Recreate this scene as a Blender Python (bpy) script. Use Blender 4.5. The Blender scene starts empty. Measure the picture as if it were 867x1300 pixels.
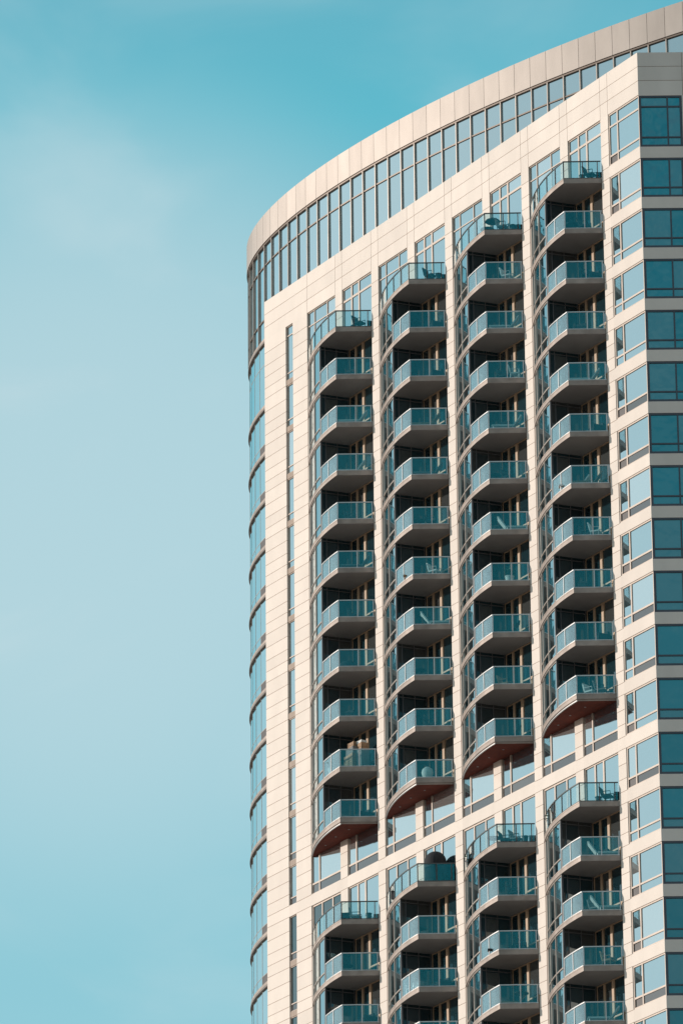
import bpy, math, random
from mathutils import Vector, Matrix
random.seed(7)
scene = bpy.context.scene
col = scene.collection
H = 3.0
def Z(n): return -H*(n-1)              # window head of storey n
def S(n): return -H*n+0.222*H          # window sill of storey n
ZH0, ZP = 3.795, 6.345                 # top storey head, parapet top
LEFT = -39.586
N0, N1 = -37.152, -36.336              # narrow window slot
B1, ML, MR, BE, PER = -34.697, 3.181, 3.937, 7.186, 7.936
P5L, P5R = B1+3*PER+BE, -2.972
BAYS = [B1+k*PER for k in range(4)]
D = (0.528, 0.849)                     # direction of the shaded side face
GROUND = -133.84
BASE = (-20.0, 10.0, GROUND)
TERR = (0, 12)                         # storeys with an open terrace slab
ROOMS = list(range(1, 11))+list(range(13, 18))
LASTZ = Z(18)

# ------------------------------------------------------------------ materials
def nt(name):
    m = bpy.data.materials.new(name); m.use_nodes = True
    t = m.node_tree; b = t.nodes['Principled BSDF']
    return m, t, b
def link(t, a, b): t.links.new(a, b)
def add(t, kind, **kw):
    n = t.nodes.new(kind)
    for k, v in kw.items(): setattr(n, k, v)
    return n
def rgb(c): return (c[0], c[1], c[2], 1)

def solid(name, c, rough=.6, metal=0., var=.12, scale=1.5, island=.05, bump=0., streak=0.):
    m, t, b = nt(name)
    b.inputs['Roughness'].default_value = rough; b.inputs['Metallic'].default_value = metal
    tc = add(t, 'ShaderNodeTexCoord'); geo = add(t, 'ShaderNodeNewGeometry')
    mp = add(t, 'ShaderNodeMapping'); mp.inputs['Scale'].default_value = (1, 1, .35 if streak else 1)
    link(t, geo.outputs['Position'], mp.inputs['Vector'])
    nz = add(t, 'ShaderNodeTexNoise'); nz.inputs['Scale'].default_value = scale; nz.inputs['Detail'].default_value = 6
    link(t, mp.outputs[0], nz.inputs['Vector'])
    mr = add(t, 'ShaderNodeMapRange'); mr.inputs['From Min'].default_value = .3; mr.inputs['From Max'].default_value = .7
    mr.inputs['To Min'].default_value = 1-var; mr.inputs['To Max'].default_value = 1+var*.5
    link(t, nz.outputs['Fac'], mr.inputs['Value'])
    mr2 = add(t, 'ShaderNodeMapRange'); mr2.inputs['To Min'].default_value = 1-island; mr2.inputs['To Max'].default_value = 1+island*.6
    link(t, geo.outputs['Random Per Island'], mr2.inputs['Value'])
    mu = add(t, 'ShaderNodeMath', operation='MULTIPLY'); link(t, mr.outputs[0], mu.inputs[0]); link(t, mr2.outputs[0], mu.inputs[1])
    mx = add(t, 'ShaderNodeVectorMath', operation='SCALE'); mx.inputs[0].default_value = c
    link(t, mu.outputs[0], mx.inputs['Scale']); link(t, mx.outputs[0], b.inputs['Base Color'])
    if bump:
        bp = add(t, 'ShaderNodeBump'); bp.inputs['Strength'].default_value = bump; bp.inputs['Distance'].default_value = .02
        n2 = add(t, 'ShaderNodeTexNoise'); n2.inputs['Scale'].default_value = 14; link(t, geo.outputs['Position'], n2.inputs['Vector'])
        link(t, n2.outputs['Fac'], bp.inputs['Height']); link(t, bp.outputs[0], b.inputs['Normal'])
    return m

def coated_glass(name, dark, blind, blind_share, r0=.10, rmid=.6, wav=.02, tint=(.86, .97, 1.0)):
    """opaque insulated glass: dim room or blind behind a reflective coating"""
    m, t, b = nt(name); out = t.nodes['Material Output']
    geo = add(t, 'ShaderNodeNewGeometry')
    rmp = add(t, 'ShaderNodeValToRGB'); e = rmp.color_ramp.elements
    e[0].position = 0; e[0].color = rgb(dark); e[1].position = 1-blind_share; e[1].color = rgb([x*1.7+.004 for x in dark])
    n3 = e.new(min(.999, 1-blind_share+.002)); n3.color = rgb(blind)
    oi = add(t, 'ShaderNodeObjectInfo'); ad = add(t, 'ShaderNodeMath', operation='ADD'); fc = add(t, 'ShaderNodeMath', operation='FRACT')
    link(t, geo.outputs['Random Per Island'], ad.inputs[0]); link(t, oi.outputs['Random'], ad.inputs[1]); link(t, ad.outputs[0], fc.inputs[0])
    link(t, fc.outputs[0], rmp.inputs[0])
    link(t, rmp.outputs[0], b.inputs['Base Color']); b.inputs['Roughness'].default_value = .6
    b.inputs['Specular IOR Level'].default_value = 0
    lw = add(t, 'ShaderNodeLayerWeight'); lw.inputs['Blend'].default_value = .5
    fr = add(t, 'ShaderNodeValToRGB'); fe = fr.color_ramp.elements
    fe[0].position = 0; fe[0].color = (r0,)*3+(1,); fe[1].position = 1; fe[1].color = (1, 1, 1, 1)
    x = fe.new(.45); x.color = (rmid,)*3+(1,); x = fe.new(.8); x.color = (.5+rmid*.5,)*3+(1,)
    nz = add(t, 'ShaderNodeTexNoise'); nz.inputs['Scale'].default_value = .8; link(t, geo.outputs['Position'], nz.inputs['Vector'])
    bp = add(t, 'ShaderNodeBump'); bp.inputs['Strength'].default_value = wav; bp.inputs['Distance'].default_value = .3
    link(t, nz.outputs['Fac'], bp.inputs['Height'])
    gl = add(t, 'ShaderNodeBsdfGlossy'); gl.inputs['Roughness'].default_value = .015; gl.inputs['Color'].default_value = rgb(tint)
    link(t, bp.outputs[0], gl.inputs['Normal'])
    link(t, lw.outputs['Facing'], fr.inputs[0])
    mx = add(t, 'ShaderNodeMixShader'); link(t, fr.outputs[0], mx.inputs[0]); link(t, b.outputs[0], mx.inputs[1]); link(t, gl.outputs[0], mx.inputs[2])
    link(t, mx.outputs[0], out.inputs['Surface'])
    return m

def clear_glass(name, tint, r0=.1, rmid=.35):
    m, t, b = nt(name); out = t.nodes['Material Output']; t.nodes.remove(b)
    tr = add(t, 'ShaderNodeBsdfTransparent'); tr.inputs['Color'].default_value = rgb(tint)
    gl = add(t, 'ShaderNodeBsdfGlossy'); gl.inputs['Roughness'].default_value = .02; gl.inputs['Color'].default_value = (.38, .9, 1, 1)
    lw = add(t, 'ShaderNodeLayerWeight'); lw.inputs['Blend'].default_value = .5
    fr = add(t, 'ShaderNodeValToRGB'); fe = fr.color_ramp.elements
    fe[0].position = 0; fe[0].color = (r0,)*3+(1,); fe[1].position = 1; fe[1].color = (1, 1, 1, 1)
    x = fe.new(.45); x.color = (rmid,)*3+(1,)
    tn = add(t, 'ShaderNodeValToRGB'); te = tn.color_ramp.elements
    te[0].position = .05; te[0].color = (.15, .80, .87, 1); te[1].position = .45; te[1].color = (.88, .94, .94, 1)
    link(t, lw.outputs['Facing'], tn.inputs[0]); link(t, tn.outputs[0], gl.inputs['Color'])
    link(t, lw.outputs['Facing'], fr.inputs[0])
    mx = add(t, 'ShaderNodeMixShader'); link(t, fr.outputs[0], mx.inputs[0]); link(t, tr.outputs[0], mx.inputs[1]); link(t, gl.outputs[0], mx.inputs[2])
    link(t, mx.outputs[0], out.inputs['Surface'])
    return m

M = {}
M['stone'] = solid('cream_stone', (.765, .65, .565), .75, var=.06, scale=.9, island=.05, bump=.08, streak=1)
M['joint'] = solid('joint_mortar', (.25, .135, .075), .9)
M['frame'] = solid('window_frame_metal', (.50, .395, .325), .55, .1, island=.05)
M['post'] = solid('door_post', (.50, .335, .215), .6)
M['side_frame'] = solid('side_frame', (.10, .10, .105), .6)
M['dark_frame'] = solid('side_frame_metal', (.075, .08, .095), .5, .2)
M['crown'] = solid('crown_metal', (.375, .325, .29), .63, .95, var=.07, scale=1.2, island=.07, streak=1)
M['mullion'] = solid('mullion_metal', (.42, .35, .30), .45, .4)
M['bronze'] = solid('bronze_metal', (.20, .15, .12), .45, .4)
M['fascia'] = solid('slab_edge', (.37, .295, .25), .6, .3, var=.28, island=.06)
M['soffit'] = solid('soffit_paint', (.285, .262, .255), .85, var=.1, scale=.8)
M['deck'] = solid('deck_tile', (.30, .27, .25), .8)
M['wood'] = solid('wood_soffit', (.135, .02, .007), .95, var=.25, scale=3)
M['rail'] = solid('rail_aluminium', (.60, .57, .55), .4, .5)
M['dark_rail'] = solid('rail_dark_metal', (.10, .095, .09), .4, .5)
M['dark_wall'] = solid('dark_cladding', (.010, .014, .018), .45)
M['tan'] = solid('tan_metal_panel', (.30, .205, .145), .6)
M['louvre'] = solid('vent_louvre', (.085, .07, .065), .6)
M['glass'] = coated_glass('facade_glass', (.012, .04, .05), (.30, .30, .29), .18, .14, .66)
M['crown_glass'] = coated_glass('crown_glass', (.01, .045, .06), (.02, .06, .08), .1, .15, .74, tint=(.92, .98, 1))
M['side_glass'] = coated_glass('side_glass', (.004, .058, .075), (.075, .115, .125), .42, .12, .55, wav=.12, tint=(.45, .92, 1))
M['bay_glass'] = coated_glass('bay_glass', (.008, .022, .028), (.05, .06, .06), .15, .07, .42)
M['door_glass'] = coated_glass('door_glass', (.006, .02, .025), (.05, .052, .05), .3, .045, .14)
M['spandrel_glass'] = coated_glass('spandrel_glass', (.085, .075, .072), (.11, .10, .10), .3, .05, .13)
M['dark_reflection_glass'] = coated_glass('dark_reflection_glass', (.01, .03, .035), (.03, .05, .055), .2, .05, .16)  # neighbouring building's dark reflection, put into a dimmer, less reflective glass
M['curve_glass'] = coated_glass('curve_glass', (.02, .06, .075), (.06, .10, .11), .2, .14, .7, tint=(.92, .99, 1))
M['pale_mullion'] = solid('pale_mullion', (.40, .36, .33), .5, .3)
M['rail_glass'] = clear_glass('rail_glass', (.80, .895, .905), .058, .19)
M['core'] = solid('core_concrete', (.10, .095, .09), .9)
M['roof'] = solid('roof_gravel', (.3, .28, .26), .95)
M['asphalt'] = solid('city_ground', (.29, .225, .18), .95, var=.3, scale=.02)
M['dark_fabric'] = solid('dark_fabric', (.018, .018, .02), .9)
M['grey_fabric'] = solid('grey_fabric', (.22, .21, .2), .9)
M['white_fabric'] = solid('white_fabric', (.72, .7, .66), .85)
M['dark_metal'] = solid('patio_metal', (.03, .03, .032), .5, .5)
M['timber'] = solid('pale_timber', (.34, .2, .11), .7, var=.3, scale=6)
M['terracotta'] = solid('terracotta', (.36, .12, .06), .8)
M['leaf'] = solid('leaf_green', (.04, .085, .03), .7, var=.4, scale=12)

# ------------------------------------------------------------------ mesh builder
class MB:
    def __init__(self, *mats): self.v = []; self.f = []; self.mi = []; self.mats = list(mats)
    def prism(self, pts, z0, z1, mi=0, mtop=None, mbot=None):
        n = len(pts); o = len(self.v)
        a = sum(pts[i][0]*pts[(i+1) % n][1]-pts[(i+1) % n][0]*pts[i][1] for i in range(n))
        if a < 0: pts = pts[::-1]
        self.v += [(p[0], p[1], z0) for p in pts]+[(p[0], p[1], z1) for p in pts]
        self.f.append([o+i for i in range(n)][::-1]); self.mi.append(mi if mbot is None else mbot)
        self.f.append([o+n+i for i in range(n)]); self.mi.append(mi if mtop is None else mtop)
        for i in range(n):
            j = (i+1) % n; self.f.append([o+i, o+j, o+n+j, o+n+i]); self.mi.append(mi)
    def box(self, x0, x1, y0, y1, z0, z1, mi=0): self.prism([(x0, y0), (x1, y0), (x1, y1), (x0, y1)], z0, z1, mi)
    def bar(self, fr, u0, u1, d0, d1, z0, z1, mi=0):
        self.prism([fr(u0, d0), fr(u1, d0), fr(u1, d1), fr(u0, d1)], z0, z1, mi)
    def tube(self, p, q, r, n=8, mi=0, r2=None):
        p = Vector(p); q = Vector(q); ax = (q-p).normalized(); r2 = r if r2 is None else r2
        s = ax.orthogonal().normalized(); w = ax.cross(s); o = len(self.v)
        for c, rr in ((p, r), (q, r2)):
            for i in range(n):
                a = 2*math.pi*i/n; self.v.append(tuple(c+s*math.cos(a)*rr+w*math.sin(a)*rr))
        for i in range(n):
            j = (i+1) % n; self.f.append([o+i, o+j, o+n+j, o+n+i]); self.mi.append(mi)
        self.f.append([o+i for i in range(n)][::-1]); self.f.append([o+n+i for i in range(n)]); self.mi += [mi, mi]
    def lathe(self, c, prof, n=16, mi=0, x=1., y=1.):
        o = len(self.v)
        for r, z in prof:
            for i in range(n):
                a = 2*math.pi*i/n; self.v.append((c[0]+r*x*math.cos(a), c[1]+r*y*math.sin(a), c[2]+z))
        for k in range(len(prof)-1):
            for i in range(n):
                j = (i+1) % n; self.f.append([o+k*n+i, o+k*n+j, o+k*n+n+j, o+k*n+n+i]); self.mi.append(mi)
        self.f.append([o+i for i in range(n)][::-1]); k = (len(prof)-1)*n
        self.f.append([o+k+i for i in range(n)]); self.mi += [mi, mi]
    def mesh(self, name, bevel=0, smooth=False):
        me = bpy.data.meshes.new(name); me.from_pydata(self.v, [], self.f)
        for m in self.mats: me.materials.append(M[m])
        for p, i in zip(me.polygons, self.mi): p.material_index = i; p.use_smooth = smooth
        me.update(); return me
    def build(self, name, parent=None, loc=(0, 0, 0), smooth=False):
        return inst(name, self.mesh(name, smooth=smooth), parent, loc)
def inst(name, me, parent=None, loc=(0, 0, 0)):
    """one object; loc is given in world space for parts of the tower, local for sub-parts"""
    o = bpy.data.objects.new(name, me); col.objects.link(o)
    if parent is not None:
        o.parent = parent
        if parent is tower: loc = tuple(loc[i]-BASE[i] for i in range(3))
    o.location = loc
    return o
def tag(o, label=None, cat=None, group=None, kind=None):
    for k, v in (('label', label), ('category', cat), ('group', group), ('kind', kind)):
        if v: o[k] = v
    return o
def frame_at(o, d):
    inn = (-d[1], d[0])
    return lambda u, t: (o[0]+d[0]*u+inn[0]*t, o[1]+d[1]*u+inn[1]*t)
F0 = frame_at((0, 0), (1, 0))
FR = frame_at((0, 0), D)

tower = bpy.data.objects.new('apartment_tower', None); col.objects.link(tower); tower.location = BASE
tag(tower, 'tall cream stone apartment tower with curved glass crown and four columns of balconies', 'apartment tower')

# ------------------------------------------------------------------ stone cladding
FLOOR_J = []
for n in range(1, 19): FLOOR_J += [S(n-1), Z(n), S(n-1)-.5*H, S(n-1)-.77*H]
FLOOR_J += [ZH0, 2.96, 2.125, 1.395]
FLOOR_J += [ZP-.85, ZP-1.7]
FLOOR_J = sorted(set(round(j, 4) for j in FLOOR_J))
G = .0125
stone = MB('stone', 'joint')
def clad(fr, u0, u1, z0, z1, depth=.12, vj=(), back=.2, joints=True):
    us = [u0]+[v for v in vj if u0+.05 < v < u1-.05]+[u1]
    zs = [z0]+([j for j in FLOOR_J if z0+.06 < j < z1-.06] if joints else [])+[z1]
    for a, b in zip(us, us[1:]):
        for c, e in zip(zs, zs[1:]):
            ga = G if a != u0 else 0; gb = G if b != u1 else 0
            gc = G if c != z0 else 0; ge = G if e != z1 else 0
            stone.bar(fr, a+ga, b-gb, 0, depth, c+gc, e-ge, 0)
    stone.bar(fr, u0+.006, u1-.006, .009, depth+back, z0+.006, z1-.006, 1)
vjs = []
for b in BAYS: vjs += [b, b+ML, b+MR, b+BE]
vjs.append(P5R)
clad(F0, LEFT, 0, ZH0, ZP, .07, vjs, .03)
clad(F0, LEFT, N0, LASTZ, ZH0, .3); clad(F0, N1, B1, LASTZ, ZH0, .3)
for b in BAYS[:3]: clad(F0, b+BE, b+PER, LASTZ, ZH0, .48, (), .1)
clad(F0, P5L, P5R, LASTZ, ZH0, .48, (), .1)
for b in BAYS:
    clad(F0, b+ML, b+MR, .28, ZH0, .25)
    clad(F0, b+ML, b+MR, Z(13)+.28, Z(11), .25)
    for u0, u1 in ((b, b+ML), (b+MR, b+BE)): clad(F0, u0, u1, Z(12), S(11), .12, (), .2, False)
for n in range(0, 18): clad(F0, P5R, 0, Z(n+1), S(n), .12, (), .15, False)
clad(F0, N0, N1, Z(12), S(11), .3, (), .05, False)
# shaded side face: bands, parapet, piers
SIDE = [(0, 2.36), (3.05, 5.4), (6.1, 8.5)]
SEND = 12.0
clad(FR, 0, SEND, ZH0-.06, ZP, .12, (2.42, 3.0, 5.45, 6.05, 8.6), .1)
for n in range(0, 18): clad(FR, 0, SEND, Z(n+1), S(n), .12, (), .15, False)
for a, b in ((2.36, 3.05), (5.4, 6.1), (8.5, SEND)):
    for n in range(0, 19):
        clad(FR, a, b, S(n), (ZH0-.06) if n == 0 else Z(n), .118, (), .1, False)
stone.build('stone_cladding', tower)

# ------------------------------------------------------------------ windows
def pane(mb, fr, u0, u1, d, z0, z1, mi=0):
    """one glass sheet, set a hair out of true like real glazing"""
    j = [random.uniform(-.004, .004) for _ in range(4)]
    o = len(mb.v)
    P = [fr(u0, d+j[0]), fr(u1, d+j[1]), fr(u1, d+j[1]+.03), fr(u0, d+j[0]+.03)]
    mb.prism(P, z0, z1, mi)
    for i in range(4): 
        pass
def window(name, fr, u0, u1, z0, z1, verts=(), horiz=(), setback=.1, fw=.06, mull=.06, glass='glass', frame='frame',
           special=None, top=None, skipbar=()):
    """horiz: heights above z0 that run full width; special: {(col,row): material index name}"""
    g = MB(glass, 'louvre', 'spandrel_glass', 'bay_glass', 'dark_reflection_glass'); f = MB(frame)
    us = [u0+fw]+[u0+v for v in verts]+[u1-fw]; zs = [z0+fw]+[z0+h for h in horiz]+[z1-(top or fw)]
    for i in range(len(us)-1):
        for k in range(len(zs)-1):
            mi = (special or {}).get((i, k), 0)
            a = us[i]+(mull/2 if i else 0); b = us[i+1]-(mull/2 if i < len(us)-2 else 0)
            c = zs[k]+(mull/2 if k else 0); e = zs[k+1]-(mull/2 if k < len(zs)-2 else 0)
            pane(g, fr, a-.01, b+.01, setback+(.02 if mi == 1 else 0), c-.01, e+.01, mi)
    f.bar(fr, u0, u0+fw, setback-.05, setback+.06, z0, z1); f.bar(fr, u1-fw, u1, setback-.05, setback+.06, z0, z1)
    f.bar(fr, u0+fw, u1-fw, setback-.048, setback+.06, z0, z0+fw); f.bar(fr, u0+fw, u1-fw, setback-.048, setback+.06, z1-(top or fw), z1)
    for v in verts: f.bar(fr, u0+v-mull/2, u0+v+mull/2, setback-.046, setback+.05, z0+fw, z1-(top or fw))
    for h in horiz: f.bar(fr, u0+fw, u1-fw, setback-.04, setback+.05, z0+h-mull/2, z0+h+mull/2)
    w = g.build(name, tower); f.build('frame', w, (0, 0, 0))
    return w
for b in BAYS:
    z0 = .28; W = ML; V = BE-MR
    hh = ZH0-z0
    window('terrace_window', F0, b, b+ML, z0, ZH0, (.72, 2.15), (2.62,), .12, .05, .06, special={(1, 1): 0})
    window('terrace_window', F0, b+MR, b+BE, z0, ZH0, (.95, 1.75), (2.72,), .12, .07, .13)
    z0 = S(11)
    window('ribbon_window', F0, b, b+ML, z0, Z(11), (.80,), (.60,), .1, .05, .10, special={(0, 0): 2, (1, 0): 2})
    window('ribbon_window', F0, b+MR, b+BE, z0, Z(11), (.85,), (.60,), .1, .05, .10, special={(0, 0): 2, (1, 0): 2})
    z0 = Z(13)+.28
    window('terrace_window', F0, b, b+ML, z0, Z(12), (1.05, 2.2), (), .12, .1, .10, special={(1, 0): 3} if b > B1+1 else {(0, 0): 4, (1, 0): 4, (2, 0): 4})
    window('terrace_window', F0, b+MR, b+BE, z0, Z(12), (.95, 1.75), (), .12, .07, .13)
vents = {0, 1, 5, 6, 7, 8, 11, 12, 14, 15, 16}
for n in range(0, 18):
    z1 = ZH0 if n == 0 else Z(n)
    hz = (.58, 2.35) if n == 0 else (.58,)
    sp = {(0, 0): 1} if n in vents else {}
    if n in (5, 6, 7, 8, 9, 10, 12, 16): sp[(1, 0)] = 2
    window('corner_window', F0, P5R, -.012, S(n), z1, (.83,), hz, .09, .085, .10, special=sp)
    z1 = ZH0-.06 if n == 0 else Z(n)
    for k, (a, b) in enumerate(SIDE):
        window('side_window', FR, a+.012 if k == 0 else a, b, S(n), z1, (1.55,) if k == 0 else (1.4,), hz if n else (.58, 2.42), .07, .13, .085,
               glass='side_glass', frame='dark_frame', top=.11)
for n in range(0, 18):
    z1 = ZH0 if n == 0 else Z(n)
    z0 = S(n) if n in (11,) else Z(n+1)+.34
    hz = (.45, 2.55+.3) if n == 0 else (.45,)
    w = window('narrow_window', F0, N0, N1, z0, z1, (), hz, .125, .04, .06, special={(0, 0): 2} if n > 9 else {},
               glass='dark_reflection_glass' if n > 11 else 'glass')
    if n != 11:
        s = MB('tan'); s.box(N0, N1, .035, .3, Z(n+1)+.0, z0); s.build('spandrel', w)

# ------------------------------------------------------------------ balcony columns
CC, R = (6.785, 12.033), 13.8145
A0, A1, AJ = -2.0842, -1.6262, -1.802
def arc(a, off=0.): return (CC[0]+(R-off)*math.cos(a), CC[1]+(R-off)*math.sin(a))
def arcpts(a, b, n, off=0.): return [arc(a+(b-a)*i/n, off) for i in range(n+1)]
CORNER = arc(A1); RIGHT = (7.13, -.004)
JAMB = arc(AJ)
slab_plan = arcpts(A0, A1, 26)+[RIGHT, (7.15, .55), (.03, .55)]
def slab_mesh(last):
    s = MB('fascia', 'soffit', 'deck', 'wood', 'rail')
    s.prism(slab_plan, 0, .28, 0, 2, 1)
    # drip lip along the edge
    lip = arcpts(A0+.01, A1, 26, -.012)+arcpts(A0+.01, A1, 26, .05)[::-1]
    s.prism(lip, .2, .268, 0)
    if last:
        under = arcpts(A0+.005, A1-.004, 26, .05)+[(7.05, .0), (7.1, .5), (.08, .5)]
        s.prism(under, -.10, -.002, 0, 0, 3)
        trim = arcpts(A0+.01, A1-.002, 26, .02)+arcpts(A0+.01, A1-.002, 26, .08)[::-1]
        s.prism(trim, -.115, -.07, 4)
        for x, y in ((2.3, -.45), (3.9, -.75), (5.4, -.8)): s.lathe((x, y, -.112), [(.06, 0), (.06, .009)], 10, 1)
    return s.mesh('balcony')
def rail_meshes(a_from, posts_c, posts_r, metal):
    """railing (posts, top and bottom rail) and one glass sheet per gap"""
    r = MB(metal); off = .06; panels = []
    ca = arc(A1-.004, off); rt = (RIGHT[0]-.06, RIGHT[1]+.02)
    dx, dy = rt[0]-ca[0], rt[1]-ca[1]; L = math.hypot(dx, dy); d = (dx/L, dy/L)
    fr = frame_at(ca, d)
    n = 18
    angs = [a_from+(A1-.004-a_from)*i/n for i in range(n+1)]
    for a, b in zip(angs, angs[1:]):
        for z0, z1, w in ((1.02, 1.08, .03), (.03, .07, .018)):
            r.prism([arc(a, off-w), arc(b, off-w), arc(b, off+w), arc(a, off+w)], z0, z1)
    for a in posts_c:
        p = arc(a, off); da = .03/R
        r.prism([arc(a-da, off-.03), arc(a+da, off-.03), arc(a+da, off+.03), arc(a-da, off+.03)], 0, 1.03)
    r.bar(fr, 0, L, -.03, .03, 1.022, 1.078); r.bar(fr, 0, L, -.018, .018, .032, .068)
    for t in posts_r: r.bar(fr, t*L-.025, t*L+.025, -.028, .028, 0, 1.03)
    r.bar(fr, -.035, .03, -.03, .03, 0, 1.03)
    stops = [a_from]+[a for a in posts_c if a > a_from+.01]+[A1-.004]
    for a, b in zip(stops, stops[1:]):
        if b-a < .02: continue
        g = MB('rail_glass'); k = 5; e = .035/R
        pa = [a+e+(b-a-2*e)*i/k for i in range(k+1)]
        g.prism([arc(x, off-.006) for x in pa]+[arc(x, off+.006) for x in pa[::-1]], .08, 1.015)
        panels.append(g.mesh('glass_panel'))
    st = [0]+list(posts_r)+([] if posts_r[-1] > .93 else [1])
    for a, b in zip(st, st[1:]):
        g = MB('rail_glass'); g.bar(fr, a*L+.035, b*L-.035, -.006, .006, .08, 1.015); panels.append(g.mesh('glass_panel'))
    return r.mesh('railing'), panels
slab_me, slab_last = slab_mesh(False), slab_mesh(True)
rail_t = rail_meshes(A0+.006, [-2.066, -1.97, -1.876, -1.783, -1.70], [.51, .91], 'dark_rail')
rail_b = rail_meshes(AJ+.004, [AJ+.008, -1.713], [.53, .97], 'rail')
# curved glazed room between two slabs
def bay_window_meshes():
    hgt = H-.28; g = MB('bay_glass'); f = MB('mullion'); off = .09
    st = [A0+.035, -1.992, -1.897, AJ-.004]; tz = .62
    for a, b in zip(st, st[1:]):
        k = 4; e = .02/R; pa = [a+e+(b-a-2*e)*i/k for i in range(k+1)]
        for z0, z1 in ((.05, tz-.03), (tz+.03, hgt-.05)):
            g.prism([arc(x, off) for x in pa]+[arc(x, off+.03) for x in pa[::-1]], z0, z1)
    for a in st:
        da = .04/R; f.prism([arc(a-da, off-.05), arc(a+da, off-.05), arc(a+da, off+.06), arc(a-da, off+.06)], .003, hgt-.003)
    n = 14; pa = [st[0]+(st[-1]-st[0])*i/n for i in range(n+1)]
    for z0, z1 in ((.004, .06), (tz-.035, tz+.035), (hgt-.07, hgt-.004)):
        for a, b in zip(pa, pa[1:]): f.prism([arc(a, off-.04), arc(b, off-.04), arc(b, off+.05), arc(a, off+.05)], z0, z1)
    # flank panel from the pier to the first pane
    p, q = arc(A0+.002, .02), arc(A0+.035, off); f.prism([p, q, (q[0], .3), (.02, .3)], .002, hgt-.002)
    return g.mesh('bay_window'), f.mesh('frame')
def side_wall_mesh():
    hgt = H-.28; s = MB('door_glass', 'bay_glass', 'side_frame')
    j = arc(AJ, .03); k = (4.02, .5)
    s.prism([j, (j[0]+.02, j[1]+.10), (k[0], k[1]), (k[0]-.12, k[1]), (j[0]-.12, j[1]+.10)], .001, hgt-.001, 0)
    fr = frame_at(j, ((k[0]-j[0])/2.0, (k[1]-j[1])/2.0))
    s.bar(fr, .35, 1.05, -.012, .03, .3, hgt-.25, 1)
    s.bar(fr, 0, .1, -.03, .05, .001, hgt-.001, 2)
    for u in (.32, 1.06, 1.8): s.bar(fr, u, u+.045, -.03, .02, .01, hgt-.01, 2)
    s.bar(fr, .12, 1.8, -.022, .02, hgt-.2, hgt-.15, 2)
    return s.mesh('side_wall')
def door_meshes():
    hgt = H-.28; g = MB('door_glass', 'glass'); f = MB('post'); fr = frame_at((0, .45), (1, 0))
    for u0, u1, z0, z1, mi in ((4.03, 4.68, .05, hgt-.05, 0), (4.78, 5.46, .05, hgt-.05, 0), (5.62, 7.12, .7, hgt-.05, 0), (5.62, 6.46, .05, .62, 0), (6.54, 7.12, .05, .62, 0)):
        pane(g, fr, u0, u1, 0, z0, z1, mi)
    for u0, u1 in ((4.66, 4.80), (5.44, 5.64)): f.bar(fr, u0, u1, -.07, .05, .002, hgt-.002)
    f.bar(fr, 5.64, 7.18, -.06, .05, .62, .71); f.bar(fr, 6.45, 6.55, -.05, .04, .05, .62)
    f.bar(fr, 4.02, 7.18, -.05, .05, .003, .055); f.bar(fr, 4.02, 7.18, -.05, .05, hgt-.06, hgt-.003)
    f.bar(fr, 3.98, 4.05, -.04, .05, .002, hgt-.002)
    return g.mesh('balcony_door'), f.mesh('frame')
bw = bay_window_meshes(); dw = door_meshes(); sw = side_wall_mesh()
for b in BAYS:
    for n in list(TERR)+ROOMS:
        z = Z(n+1)
        bal = inst('balcony', slab_last if n == 10 else slab_me, tower, (b, 0, z))
        rm, gp = rail_t if n in TERR else rail_b
        inst('railing', rm, bal, (0, 0, .28))
        for g in gp: inst('glass_panel', g, bal, (0, 0, .28))
        if n in ROOMS:
            w = inst('bay_window', bw[0], tower, (b, 0, z+.28)); inst('frame', bw[1], w)
            d = inst('balcony_door', dw[0], tower, (b, 0, z+.28)); inst('frame', dw[1], d)
            inst('side_wall', sw, tower, (b, 0, z+.28))

# ------------------------------------------------------------------ curved body and crown
EX, EY, EA, EB, ER = -18.6336, 12.2127, 30.0984, 10.2196, .2271
ec, es = math.cos(ER), math.sin(ER)
def ell(t, off=0.):
    x, y = EA*math.cos(t), EB*math.sin(t)
    nx, ny = math.cos(t)/EA, math.sin(t)/EB; l = math.hypot(nx, ny); x += nx/l*off; y += ny/l*off
    return (EX+x*ec-y*es, EY+x*es+y*ec)
def step(t, s):
    x, y = -EA*math.sin(t), EB*math.cos(t); return t+s/math.hypot(x, y)
def march(t, s, stop):
    ts = [t]
    while (t < stop) == (s > 0):
        for _ in range(10): t = step(t, s/10)
        ts.append(t)
    return ts
MT = sorted(set(march(-2.0892, -1.215, -3.75)+march(-2.0892, 1.215, -.35)))
ZT, ZB, ZTR = 12.69, 10.76, 9.41
band = MB('crown', 'joint')
def sub(a, b, k): return [a+(b-a)*i/k for i in range(k+1)]
for a, b in zip(MT, MT[1:]):
    g = .012/1.215*(b-a); p = sub(a+g, b-g, 4)
    band.prism([ell(t, .16) for t in p]+[ell(t, -.1) for t in p[::-1]], ZB+.07, ZT)
p = sub(MT[0], MT[-1], 160)
band.prism([ell(t, .13) for t in p]+[ell(t, -.15) for t in p[::-1]], ZB+.09, ZT-.03, 1)
band.build('crown_band', tower)
lip = MB('bronze')
for z0, z1, o in ((ZB-.04, ZB+.068, .10), ):
    for a, b in zip(p, p[1:]): lip.prism([ell(a, o), ell(b, o), ell(b, -.06), ell(a, -.06)], z0, z1)
lip.build('crown_lip', tower)
TL = max(t for t in MT if ell(t)[0] < -37.0)
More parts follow.
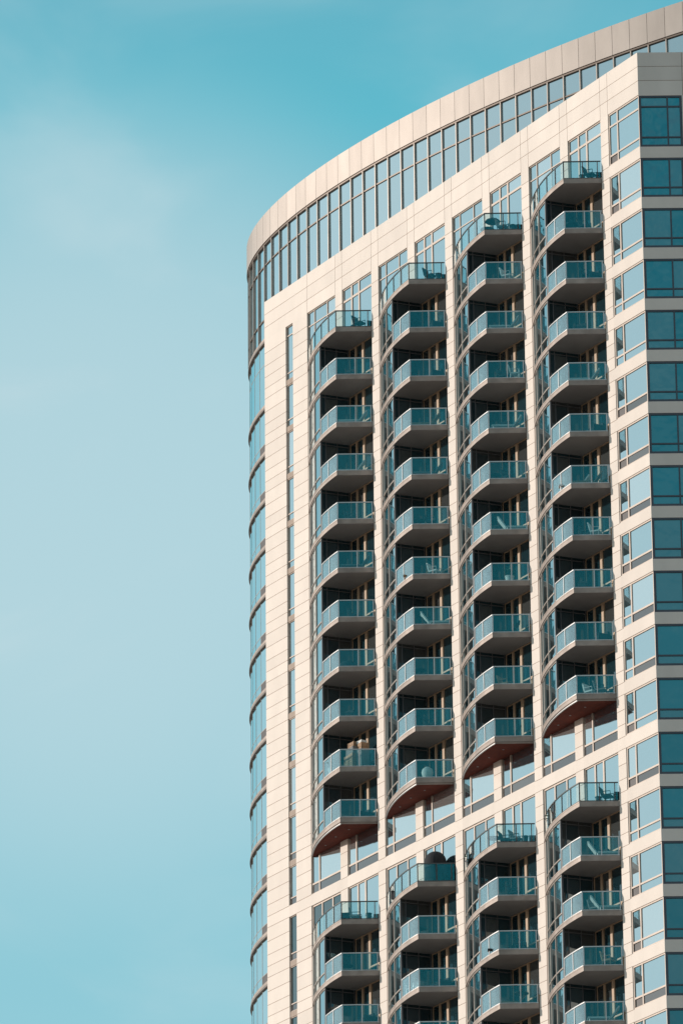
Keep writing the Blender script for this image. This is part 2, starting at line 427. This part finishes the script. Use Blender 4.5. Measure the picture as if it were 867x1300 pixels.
for a, b in zip(MT, MT[1:]):
    g = MB('crown_glass'); f = MB('mullion', 'bronze'); low = 4.62
    da = .032/1.215*(b-a); q = sub(a, b, 2)
    for z0, z1 in ((low, 5.87), (5.94, ZTR-.035), (ZTR+.035, ZB-.04)):
        j = random.uniform(-.003, .003)
        g.prism([ell(a, j), ell(b, -j), ell(b, -.03-j), ell(a, -.03+j)], z0, z1)
    f.prism([ell(a-da, .10), ell(a+da, .10), ell(a+da, -.05), ell(a-da, -.05)], low, ZB-.045)
    for z in (5.905, ZTR):
        f.prism([ell(a+da, .055), ell(b-da, .055), ell(b-da, -.04), ell(a+da, -.04)], z-.04, z+.04, 1)
    w = g.build('crown_window', tower); f.build('frame', w)
LT = [t for t in MT if t <= TL]
# pane that meets the end of the stone front carries a vent at each storey
def seen(t): p = ell(t); return p[0]-LEFT+(p[1])*1.61     # signed offset from the sight line past the stone edge
VI = max(i for i, (a, b) in enumerate(zip(LT, LT[1:])) if seen((a+b)/2) < .1)
def curved_storey(zb, zt, tr, ventz=True):
    g = MB('curve_glass', 'louvre'); f = MB('pale_mullion', 'fascia', 'bronze')
    for i, (a, b) in enumerate(zip(LT, LT[1:])):
        da = .02/1.215*(b-a); x = ell(a)[0]
        for z0, z1 in ((zb+.3, tr-.02), (tr+.02, zt)):
            j = random.uniform(-.003, .003)
            vent = z1 < zt and ventz and i == VI
            g.prism([ell(a, j), ell(b, -j), ell(b, -.03-j), ell(a, -.03+j)], z0, z1, 1 if vent else 0)
        f.prism([ell(a-da, .012), ell(a+da, .012), ell(a+da, -.05), ell(a-da, -.05)], zb+.28, zt, 0)
        f.prism([ell(a+da, .008), ell(b-da, .008), ell(b-da, -.04), ell(a+da, -.04)], tr-.02, tr+.02)
    pp = sub(LT[0], LT[-1], 40)
    for a, b in zip(pp, pp[1:]):
        f.prism([ell(a, .07), ell(b, .07), ell(b, -.1), ell(a, -.1)], zb+.10, zb+.30, 1)
        f.prism([ell(a, .10), ell(b, .10), ell(b, -.1), ell(a, -.1)], zb-.03, zb+.098, 2)
    w = g.build('curved_window', tower); f.build('frame', w)
curved_storey(4.35, 4.64, 4.63, False)
curved_storey(0, 4.33, 3.0, False)
for n in range(1, 19): curved_storey(-3*n, -3*(n-1)-.03, -3*n+.85)
# plain back of the curved body and its roof
back = MB('core', 'roof')
t0 = MT[0]+2*math.pi; t1 = MT[-1]
bp = sub(t1, t0, 40)
back.prism([ell(t, .05) for t in bp]+[ell(t, -.4) for t in bp[::-1]], 4.7, ZT-.02)
back.build('rear_wall', tower)
roof = MB('roof'); roof.prism([ell(t, -.16) for t in sub(MT[0], MT[0]+2*math.pi-.001, 90)], ZT-.6, ZT-.45); roof.build('roof', tower)
# inner body: closes the rooms behind the glass
e0 = FR(SEND, .4); e1 = FR(SEND, 0)
core = MB('core')
core.prism([(LEFT+.31, .56), (-.45, .56), FR(.6, .35), e0, (-2, 22), (-36, 13), (-39.2, 4.5)], LASTZ, ZH0-.02)
core.prism([(LEFT+.12, .12), (-.2, .12), FR(.3, .13), e0, (-2, 22), (-36, 13), (-39.3, 4.5)], ZH0+.02, ZP-.15)
pb = [t for t in sub(LT[0]+2*math.pi, LT[-1], 60)]
core.prism([ell(t, -.06) for t in sub(LT[0], LT[-1], 30)]+[(-34, 1.2), (-34, 14)], LASTZ, 4.6)
core.build('inner_walls', tower)
lw = MB('stone', 'joint')
lw.bar(F0, LEFT, LEFT+.12, .3, 3.4, LASTZ, ZP-.01, 0)
lw.build('end_wall', tower)
# storeys below the picture, down to the street
low = MB('stone', 'bay_glass', 'core')
low.prism([(LEFT+.3, .3), (-.35, .3), FR(.5, .3), e0, (-2, 22), (-36, 13), (-39.3, 4.5)], GROUND, LASTZ-.002, 2)
for u0, u1 in [(LEFT, N0), (N1, B1)]+[(b+BE, b+PER) for b in BAYS[:3]]+[(P5L, P5R)]: low.bar(F0, u0, u1, 0, .29, GROUND, LASTZ-.004, 0)
n = 18
while Z(n+1) > GROUND:
    for u0, u1 in [(b, b+BE) for b in BAYS]+[(P5R, 0), (N0, N1)]:
        low.bar(F0, u0+.002, u1-.002, .02, .28, Z(n+1), S(n), 0); low.bar(F0, u0+.002, u1-.002, .12, .28, S(n)+.001, Z(n)-.001, 1)
    low.bar(FR, 0.02, SEND, 0, .25, Z(n+1), S(n), 0); low.bar(FR, 0.05, SEND, .1, .25, S(n)+.001, Z(n)-.001, 1)
    n += 1
low.prism([ell(t, 0) for t in sub(LT[0], LT[-1], 30)]+[(-34, 1.2), (-34, 14)], GROUND, LASTZ-.1, 1)
low.build('lower_storeys', tower)

# ------------------------------------------------------------------ things on the balconies
ORD = ['first', 'second', 'third', 'fourth', 'fifth', 'sixth', 'seventh', 'eighth', 'ninth', 'tenth', 'eleventh']
COLN = ['leftmost balcony column', 'second balcony column from left', 'third balcony column from left', 'rightmost balcony column']
def where(k, n):
    if n == 0: return 'on the top terrace, '+COLN[k]
    if n == 12: return 'on the lower terrace, '+COLN[k]
    if n <= 10: return '%s balcony under top terrace, %s' % (ORD[n-1], COLN[k])
    return '%s balcony under lower terrace, %s' % (ORD[n-13], COLN[k])
def spot(k, n, x, y): return (BAYS[k]+x, y, Z(n+1)+.281)
def put(me, name, desc, cat, group, k, n, x, y, rz=0, kids=()):
    o = bpy.data.objects.new(name, me); col.objects.link(o)
    o.location = spot(k, n, x, y); o.rotation_euler = (0, 0, rz)
    tag(o, desc+' '+where(k, n), cat, group)
    for nm, m in kids: inst(nm, m, o)
    return o
def chair_me(mat, legs):
    m = MB(mat, legs)
    m.box(-.27, .27, -.26, .26, .36, .44); 
    o = len(m.v); m.box(-.27, .27, .22, .29, .42, .92)
    for i in range(o, o+8):
        x, y, z = m.v[i]
        if z > .6: m.v[i] = (x, y+.12, z)
    for sx in (-.25, .25):
        for sy in (-.24, .24): m.tube((sx, sy, 0), (sx*.95, sy*.95, .38), .02, 6, 1)
        m.tube((sx, -.24, .62), (sx, .27, .64), .02, 6, 1); m.tube((sx, -.24, .4), (sx, -.24, .62), .018, 6, 1)
    return m.mesh('patio_chair')
def lounger_me(mat, legs):
    m = MB(mat, legs)
    m.box(-.32, .32, -.95, .2, .26, .34)
    o = len(m.v); m.box(-.32, .32, .2, .28, .26, .95)
    for i in range(o, o+8):
        x, y, z = m.v[i]
        if z > .6: m.v[i] = (x, y+.45, z-.05)
    for sx in (-.3, .3):
        m.tube((sx, -.92, .25), (sx, .25, .25), .022, 6, 1)
        for y in (-.85, .2): m.tube((sx, y, 0), (sx, y, .26), .02, 6, 1)
        m.tube((sx, .25, .25), (sx, .7, .88), .02, 6, 1)
    return m.mesh('lounge_chair')
def table_me(mat, h=.72, r=.4):
    m = MB(mat); m.lathe((0, 0, h-.04), [(r*.97, 0), (r, .015), (r, .03), (r*.97, .04)], 20)
    m.tube((0, 0, .03), (0, 0, h-.03), .03); m.lathe((0, 0, 0), [(r*.55, 0), (r*.5, .03), (.05, .05)], 14)
    return m.mesh('patio_table')
def sofa_me(mat):
    m = MB(mat, 'dark_metal'); m.box(-.75, .75, -.36, .3, .12, .42); m.box(-.75, .75, .28, .42, .12, .82)
    for s in (-1, 1): m.box(s*.84 if s < 0 else .751, -.751 if s < 0 else .84, -.36, .42, .12, .62)
    for x in (-.7, .7):
        for y in (-.3, .3): m.tube((x, y, 0), (x, y, .13), .03, 6, 1)
    m.box(-.72, -.02, -.34, .27, .421, .5); m.box(.02, .72, -.34, .27, .421, .5)
    return m.mesh('patio_sofa')
def planter_me(mat, h=.5, leaf=True, r=.2):
    m = MB(mat, 'leaf'); m.lathe((0, 0, 0), [(r*.7, 0), (r*.95, h*.9), (r*1.05, h*.92), (r*1.05, h), (r*.85, h), (r*.8, h*.9)], 14)
    if leaf:
        for i in range(60):
            a = random.uniform(0, 6.28); rr = random.uniform(.02, r*1.3); z = h+random.uniform(0, .5); c = Vector((rr*math.cos(a), rr*math.sin(a), z))
            s = Vector((random.uniform(-1, 1), random.uniform(-1, 1), random.uniform(-.4, 1))).normalized()*.09; w = s.orthogonal()*.5
            o = len(m.v); m.v += [tuple(c-s), tuple(c+w), tuple(c+s), tuple(c-w)]; m.f.append([o, o+1, o+2, o+3]); m.mi.append(1)
    return m.mesh('planter')
def rng_box(): return None
CH = {'dark': chair_me('dark_fabric', 'dark_metal'), 'white': chair_me('white_fabric', 'rail'), 'grey': chair_me('grey_fabric', 'dark_metal'), 'timber': chair_me('timber', 'timber')}
LO = {'dark': lounger_me('dark_fabric', 'dark_metal'), 'white': lounger_me('white_fabric', 'rail'), 'timber': lounger_me('timber', 'timber'), 'grey': lounger_me('grey_fabric', 'dark_metal')}
TA = {'dark': table_me('dark_metal'), 'white': table_me('white_fabric', .5, .33), 'grey': table_me('grey_fabric', .72, .38)}
SO = sofa_me('dark_fabric'); SOG = sofa_me('grey_fabric')
PLB = planter_me('dark_metal', .42, False, .17)
PL = {'white': planter_me('white_fabric', .5, True, .26), 'dark': planter_me('dark_metal', .62), 'terracotta': planter_me('terracotta', .45, True, .22)}
def chair(c, k, n, x, y, rz):
    x = min(x, 6.02+(y+1.76)*.63-.52)
    put(CH[c], 'patio_chair', {'timber': 'wooden'}.get(c, c)+' patio chair', 'chair', 'patio chairs on the balconies', k, n, x, y, rz)
def lounger(c, k, n, x, y, rz):
    x = min(x, 6.02+(y+1.76)*.63-.72); rz = -.56 if rz >= 1.9 else -.56+math.pi; y = min(y, -.5)
    put(LO[c], 'lounge_chair', {'timber': 'wooden'}.get(c, c)+' reclined lounge chair', 'lounge chair', 'lounge chairs on the balconies', k, n, x, y, rz)
def table(c, k, n, x, y): put(TA[c], 'patio_table', 'round %s patio table' % c, 'table', 'round tables on the balconies', k, n, x, y)
def sofa(k, n, x, y, rz, g=False): put(SOG if g else SO, 'patio_sofa', ('grey' if g else 'dark')+' outdoor sofa', 'sofa', 'sofas on the balconies', k, n, x, y, rz)
def planter(c, k, n, x, y):
    if c == 'dark' and x > 3: put(PLB, 'planter', 'small dark empty planter', 'planter', 'planters on the balconies', k, n, x, y); return
    put(PL[c], 'planter', c+' planter with a leafy plant', 'planter', 'planters on the balconies', k, n, x, y)
# parasol terrace
def parasol(k, n, x, y):
    o = bpy.data.objects.new('parasol', None); col.objects.link(o); o.location = spot(k, n, x, y)
    tag(o, 'dark open parasol standing over a table '+where(k, n), 'parasol')
    c = MB('dark_fabric'); c.lathe((0, 0, 0), [(.45, .98), (.46, 1.0), (.33, 1.12), (.15, 1.19), (.03, 1.22)], 8); c.build('canopy', o)
    p = MB('dark_metal'); p.tube((0, 0, 0), (0, 0, 1.27), .022); p.lathe((0, 0, 0), [(.25, 0), (.24, .06), (.04, .1)], 14); p.build('pole', o)
parasol(2, 0, 5.35, -.75)
table('dark', 2, 0, 4.85, -.8); chair('dark', 2, 0, 4.25, -.75, -1.2); chair('grey', 2, 0, 6.15, -.62, 2.2); planter('dark', 2, 0, 6.6, -.25)
def dome(k, n, x, y):
    o = bpy.data.objects.new('canopy_daybed', None); col.objects.link(o); o.location = spot(k, n, x, y); o.rotation_euler = (0, 0, 2.6)
    tag(o, 'dark daybed under a tall arched hood '+where(k, n), 'daybed')
    h = MB('dark_fabric'); n = 20; prof = [(.59, .3), (.6, 1.34)]+[(.6*math.cos(a), 1.34+.58*math.sin(a)) for a in [math.pi/2*i/7 for i in range(1, 7)]]
    o1 = 0
    for rr in (1, .95):                       # shell open at the front third
        for r_, z_ in prof:
            for i in range(n+1):
                a = math.radians(40)+math.radians(280)*i/n; h.v.append((r_*rr*math.cos(a), r_*rr*math.sin(a), z_ if rr == 1 else z_-.02))
    m = len(prof)*(n+1)
    for s_ in (0, 1):
        for k_ in range(len(prof)-1):
            for i in range(n):
                a = s_*m+k_*(n+1)+i; h.f.append([a, a+1, a+n+2, a+n+1]); h.mi.append(0)
    for k_ in range(len(prof)-1):
        for i in (0, n): a = k_*(n+1)+i; h.f.append([a, a+n+1, m+a+n+1, m+a]); h.mi.append(0)
    h.lathe((0, 0, 1.34), [(.2, .53), (.12, .57), (.02, .585)], 16)
    h.build('hood', o)
    b = MB('dark_fabric'); b.lathe((0, 0, 0), [(.53, 0), (.56, .1), (.56, .30), (.53, .40)], 24); b.build('base', o)
dome(1, 12, 6.0, -.55)
put(SO, 'patio_sofa', 'dark outdoor sofa beside the hooded daybed', 'sofa', 'sofas on the balconies', 1, 12, 3.0, -.55, .25)
# pile of crates and household clutter rising above a railing
for i, (x, y, z, w, d, h, m, desc) in enumerate([
        (5.45, -.55, 0, .95, .5, 1.05, 'timber', 'weathered wooden crate at the bottom of the clutter pile'),
        (6.15, -.35, 0, .62, .5, 1.2, 'grey_fabric', 'grey covered trunk in the clutter pile'),
        (5.5, -.53, 1.052, .8, .45, .42, 'grey_fabric', 'grey box lying on the wooden crate in the clutter pile'),
        (6.08, -.33, 1.202, .72, .42, .38, 'timber', 'long wooden box topping the grey trunk in the clutter pile'),
        (5.55, -.53, 1.474, .55, .36, .3, 'timber', 'small wooden crate topmost in the clutter pile'),
        (6.1, -.33, 1.586, .42, .34, .18, 'white_fabric', 'small white box lying on the long wooden box')]):
    c = MB(m, 'joint'); c.box(-w/2, w/2, -d/2, d/2, .0, h)
    for q in range(1, int(h/.13)): c.box(-w/2-.008, w/2+.008, -d/2-.008, d/2+.008, q*.13-.01, q*.13+.012, 1 if m == 'timber' else 0)
    for sx in (-1, 1):
        for sy in (-1, 1): c.box(sx*w/2-.025, sx*w/2+.025, sy*d/2-.025, sy*d/2+.025, .0, h+.004, 0)
    o = c.build('crate' if m == 'timber' else 'box'); o.location = Vector(spot(0, 9, x, y))+Vector((0, 0, z)); o.rotation_euler = (0, 0, random.uniform(-.12, .12))
    tag(o, desc+', leftmost balcony column', 'crate' if m == 'timber' else 'box', 'clutter stacked on a balcony')
planter('white', 0, 9, 4.3, -1.2)
# round covered object behind glass
cv = MB('dark_fabric'); cv.lathe((0, 0, 0), [(.62, 0), (.66, .2), (.6, .42), (.42, .62), (.2, .7), (.04, .72)], 20)
o = cv.build('covered_table', smooth=True); o.location = spot(0, 7, 5.3, -.7); tag(o, 'domed dark cover over a table '+where(0, 7), 'covered table')
wb = MB('white_fabric'); wb.lathe((0, 0, 0), [(.12, 0), (.16, .04), (.28, .22), (.33, .42), (.27, .62), (.12, .74), (.03, .76)], 18)
o = wb.build('vase', smooth=True); o.location = spot(1, 10, 6.02, -1.0); tag(o, 'large round white vase, '+where(1, 10), 'vase')
# the rest, column by column
chair('dark', 0, 0, 6.5, -.35, 1.9); planter('dark', 0, 0, 5.9, -.45)
chair('dark', 1, 0, 6.3, -.45, 2.0); planter('dark', 1, 0, 6.75, -.2)
planter('dark', 3, 0, 6.15, -.6); chair('dark', 3, 0, 6.6, -.25, 2.1)
chair('dark', 0, 1, 5.4, -.55, .6); lounger('white', 0, 2, 6.0, -.45, 2.0); lounger('white', 0, 3, 5.7, -.5, 1.9)
chair('dark', 0, 4, 5.6, -.6, 2.2); table('dark', 0, 4, 4.9, -.9); lounger('grey', 0, 5, 6.1, -.4, 1.9); chair('dark', 0, 6, 5.8, -.5, 2.2)
chair('dark', 0, 8, 5.1, -.7, .5); sofa(0, 10, 5.2, -.1, 0)
sofa(1, 1, 5.6, -.1, 0); table('dark', 1, 1, 5.3, -.95); sofa(1, 2, 5.5, -.1, 0); lounger('timber', 1, 3, 5.9, -.6, 1.9)
lounger('grey', 1, 4, 6.0, -.5, 1.9); table('dark', 1, 5, 5.1, -.8); chair('dark', 1, 5, 5.9, -.4, 2.4)
lounger('timber', 1, 6, 5.2, -.75, 2.1); chair('white', 1, 6, 6.1, -.35, 2.0); chair('dark', 1, 7, 5.8, -.55, 2.0); lounger('white', 1, 7, 6.1, -.2, 1.7)
table('dark', 1, 8, 5.2, -.9); chair('dark', 1, 9, 5.7, -.5, 2.2)
chair('white', 2, 1, 6.2, -.4, 2.1); lounger('white', 2, 2, 6.1, -.45, 1.9); chair('dark', 2, 3, 5.9, -.55, 2.1); chair('white', 2, 3, 6.5, -.2, 2.4)
chair('dark', 2, 4, 5.7, -.55, .8); lounger('white', 2, 4, 6.2, -.4, 1.9); table('dark', 2, 5, 5.1, -.85); chair('dark', 2, 5, 5.9, -.4, 2.0)
chair('dark', 2, 6, 4.9, -.9, .6); lounger('white', 2, 6, 6.2, -.45, 1.8); planter('white', 2, 7, 6.0, -.55); table('dark', 2, 7, 4.8, -.9)
lounger('dark', 2, 8, 5.7, -.6, 2.0); planter('terracotta', 2, 9, 4.6, -1.15); chair('timber', 2, 9, 5.4, -.6, 2.1); lounger('dark', 2, 10, 5.6, -.6, 2.0)
table('dark', 3, 1, 5.4, -.8); chair('dark', 3, 1, 6.1, -.45, 2.1); sofa(3, 2, 5.6, -.1, 0); chair('dark', 3, 2, 6.3, -.55, 2.3)
chair('dark', 3, 3, 5.5, -.6, .6); table('white', 3, 4, 5.2, -.9); lounger('white', 3, 4, 5.9, -.5, 2.0); sofa(3, 5, 5.6, -.1, 0)
lounger('white', 3, 6, 5.1, -.8, 2.0); lounger('timber', 3, 6, 5.9, -.35, 2.0); chair('dark', 3, 7, 5.6, -.5, 2.0); chair('white', 3, 7, 6.2, -.35, 2.2)
chair('dark', 3, 8, 5.3, -.8, .7); sofa(3, 9, 5.5, -.1, 0); chair('white', 3, 10, 5.7, -.6, 1.9); chair('grey', 3, 10, 6.2, -.3, 2.2)
chair('dark', 0, 12, 5.0, -.9, .9); chair('grey', 0, 12, 5.7, -.55, 2.4); planter('dark', 0, 12, 6.6, -.3); table('dark', 0, 13, 5.0, -.8)
table('dark', 1, 13, 5.0, -1.0); sofa(1, 14, 5.3, -.2, .1); chair('white', 1, 14, 4.3, -1.1, .4)
table('dark', 2, 12, 4.75, -1.1); chair('dark', 2, 12, 5.5, -.8, 2.2); chair('grey', 2, 12, 6.0, -.45, 2.1); planter('dark', 2, 12, 6.6, -.3); planter('dark', 2, 12, 1.0, -.28)
chair('dark', 2, 13, 5.8, -.5, 2.2); lounger('dark', 2, 14, 5.2, -.8, 2.0); chair('dark', 2, 14, 6.1, -.4, 2.3); lounger('timber', 2, 15, 5.6, -.6, 2.0); table('dark', 2, 15, 6.2, -.5)
planter('dark', 3, 12, 6.1, -.6); chair('dark', 3, 12, 6.6, -.25, 2.2); table('white', 3, 12, 4.9, -.3); planter('dark', 3, 12, 1.1, -.3)
sofa(3, 13, 4.95, -.15, .05); lounger('white', 3, 13, 6.1, -.4, 1.8); chair('grey', 3, 14, 5.6, -.6, 2.0); lounger('white', 3, 14, 6.2, -.3, 1.8)
sofa(3, 15, 5.1, -.2, .1); chair('timber', 3, 15, 6.3, -.35, 2.0); chair('dark', 3, 16, 5.0, -.9, 1.0); lounger('white', 3, 16, 6.1, -.4, 1.9)
sofa(0, 14, 5.4, -.1, 0)

# ------------------------------------------------------------------ ground
gm = MB('asphalt'); gm.lathe((0, 0, GROUND-.5), [(9000, 0), (9000, .5)], 64)
g = gm.build('ground'); tag(g, kind='structure')

# ------------------------------------------------------------------ camera
yaw, pitch, roll = 1.0145772847090546, 0.3750883267767385, -0.009876118584896312
cy, sy, cp, sp = math.cos(yaw), math.sin(yaw), math.cos(pitch), math.sin(pitch)
Fv = Vector((-sy*cp, cy*cp, sp)); Rv = Vector((cy, sy, 0)); Uv = Rv.cross(Fv)
R2 = math.cos(roll)*Rv+math.sin(roll)*Uv; U2 = -math.sin(roll)*Rv+math.cos(roll)*Uv
cam = bpy.data.cameras.new('camera'); co = bpy.data.objects.new('camera', cam); col.objects.link(co)
co.matrix_world = Matrix(((R2.x, U2.x, -Fv.x, 232.15282665681707), (R2.y, U2.y, -Fv.y, -163.63010827886228), (R2.z, U2.z, -Fv.z, -132.14303504210687), (0, 0, 0, 1)))
cam.sensor_fit = 'VERTICAL'; cam.sensor_height = 24; cam.lens = 7298.282/1300*24
cam.clip_start = 1; cam.clip_end = 20000
scene.camera = co

# ------------------------------------------------------------------ light
SUN_AZ, SUN_EL = math.radians(38), math.radians(12)     # azimuth: left of the facade normal
sv = Vector((-math.sin(SUN_AZ)*math.cos(SUN_EL), -math.cos(SUN_AZ)*math.cos(SUN_EL), math.sin(SUN_EL)))
sl = bpy.data.lights.new('sun', 'SUN'); so = bpy.data.objects.new('sun', sl); col.objects.link(so)
so.rotation_euler = sv.to_track_quat('Z', 'Y').to_euler()
sl.energy = 3.6; sl.angle = math.radians(.53); sl.color = (1, .925, .85)
w = bpy.data.worlds.new('World'); scene.world = w; w.use_nodes = True
t = w.node_tree; bg = t.nodes['Background']; bg.inputs['Strength'].default_value = .1
sky = add(t, 'ShaderNodeTexSky', sky_type='NISHITA', sun_disc=False); sky.sun_elevation = SUN_EL
sky.sun_rotation = math.atan2(sv.x, sv.y); sky.air_density = 1; sky.dust_density = .6; sky.ozone_density = 1
tc = add(t, 'ShaderNodeTexCoord'); sep = add(t, 'ShaderNodeSeparateXYZ'); link(t, tc.outputs['Generated'], sep.inputs[0])
# teal air: deepens with height, pale at the horizon (scaled for strength 0.1)
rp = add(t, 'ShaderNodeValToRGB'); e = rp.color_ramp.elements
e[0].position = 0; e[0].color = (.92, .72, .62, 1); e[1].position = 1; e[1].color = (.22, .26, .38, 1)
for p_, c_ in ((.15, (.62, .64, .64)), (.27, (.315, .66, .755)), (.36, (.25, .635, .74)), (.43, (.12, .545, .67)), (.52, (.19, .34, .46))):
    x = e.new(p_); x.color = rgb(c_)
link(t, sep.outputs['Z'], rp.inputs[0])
# thin soft cloud veils
mp = add(t, 'ShaderNodeMapping'); mp.inputs['Scale'].default_value = (9, 9, 17); mp.inputs['Location'].default_value = (1.3, .4, 2.1)
link(t, tc.outputs['Generated'], mp.inputs['Vector'])
nz = add(t, 'ShaderNodeTexNoise'); nz.inputs['Scale'].default_value = 1.6; nz.inputs['Detail'].default_value = 5; nz.inputs['Roughness'].default_value = .5; nz.inputs['Distortion'].default_value = .6
link(t, mp.outputs[0], nz.inputs['Vector'])
mr = add(t, 'ShaderNodeMapRange', interpolation_type='SMOOTHSTEP'); mr.inputs['From Min'].default_value = .42; mr.inputs['From Max'].default_value = .75; mr.inputs['To Max'].default_value = .30
link(t, nz.outputs['Fac'], mr.inputs['Value'])
# one broad pale veil low on the left of the tower
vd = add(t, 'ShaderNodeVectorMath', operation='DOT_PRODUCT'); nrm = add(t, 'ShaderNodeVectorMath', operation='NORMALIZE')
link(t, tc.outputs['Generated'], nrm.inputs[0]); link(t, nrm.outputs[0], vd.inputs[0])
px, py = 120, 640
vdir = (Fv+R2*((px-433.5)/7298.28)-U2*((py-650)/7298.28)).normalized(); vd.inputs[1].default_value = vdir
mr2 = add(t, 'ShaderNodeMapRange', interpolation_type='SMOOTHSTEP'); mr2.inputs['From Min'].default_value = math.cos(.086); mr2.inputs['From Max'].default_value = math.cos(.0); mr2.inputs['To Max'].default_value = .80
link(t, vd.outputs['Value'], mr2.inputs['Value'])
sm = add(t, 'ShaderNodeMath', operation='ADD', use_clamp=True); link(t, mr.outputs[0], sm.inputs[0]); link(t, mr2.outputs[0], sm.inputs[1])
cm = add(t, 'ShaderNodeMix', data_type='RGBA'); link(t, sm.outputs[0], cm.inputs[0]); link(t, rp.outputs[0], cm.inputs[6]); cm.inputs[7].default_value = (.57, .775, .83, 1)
# bright haze round the low sun
sd = add(t, 'ShaderNodeVectorMath', operation='DOT_PRODUCT'); link(t, nrm.outputs[0], sd.inputs[0]); sd.inputs[1].default_value = sv
mr3 = add(t, 'ShaderNodeMapRange', interpolation_type='SMOOTHSTEP'); mr3.inputs['From Min'].default_value = .35; mr3.inputs['From Max'].default_value = 1; mr3.inputs['To Max'].default_value = .9
link(t, sd.outputs['Value'], mr3.inputs['Value'])
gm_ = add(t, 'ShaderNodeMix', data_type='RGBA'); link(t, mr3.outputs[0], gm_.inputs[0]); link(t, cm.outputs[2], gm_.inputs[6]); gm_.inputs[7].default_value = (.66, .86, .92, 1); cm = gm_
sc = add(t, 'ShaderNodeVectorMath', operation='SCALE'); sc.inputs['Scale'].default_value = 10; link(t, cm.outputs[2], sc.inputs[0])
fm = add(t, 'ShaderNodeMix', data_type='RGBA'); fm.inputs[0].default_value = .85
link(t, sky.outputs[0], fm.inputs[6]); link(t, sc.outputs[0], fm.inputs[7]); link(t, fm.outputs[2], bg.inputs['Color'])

vs = scene.view_settings; vs.view_transform = 'Standard'; vs.look = 'None'; vs.exposure = 0; vs.gamma = 1
scene.render.engine = 'CYCLES'
scene.cycles.transparent_max_bounces = 12
scene.render.resolution_x = 682; scene.render.resolution_y = 1024
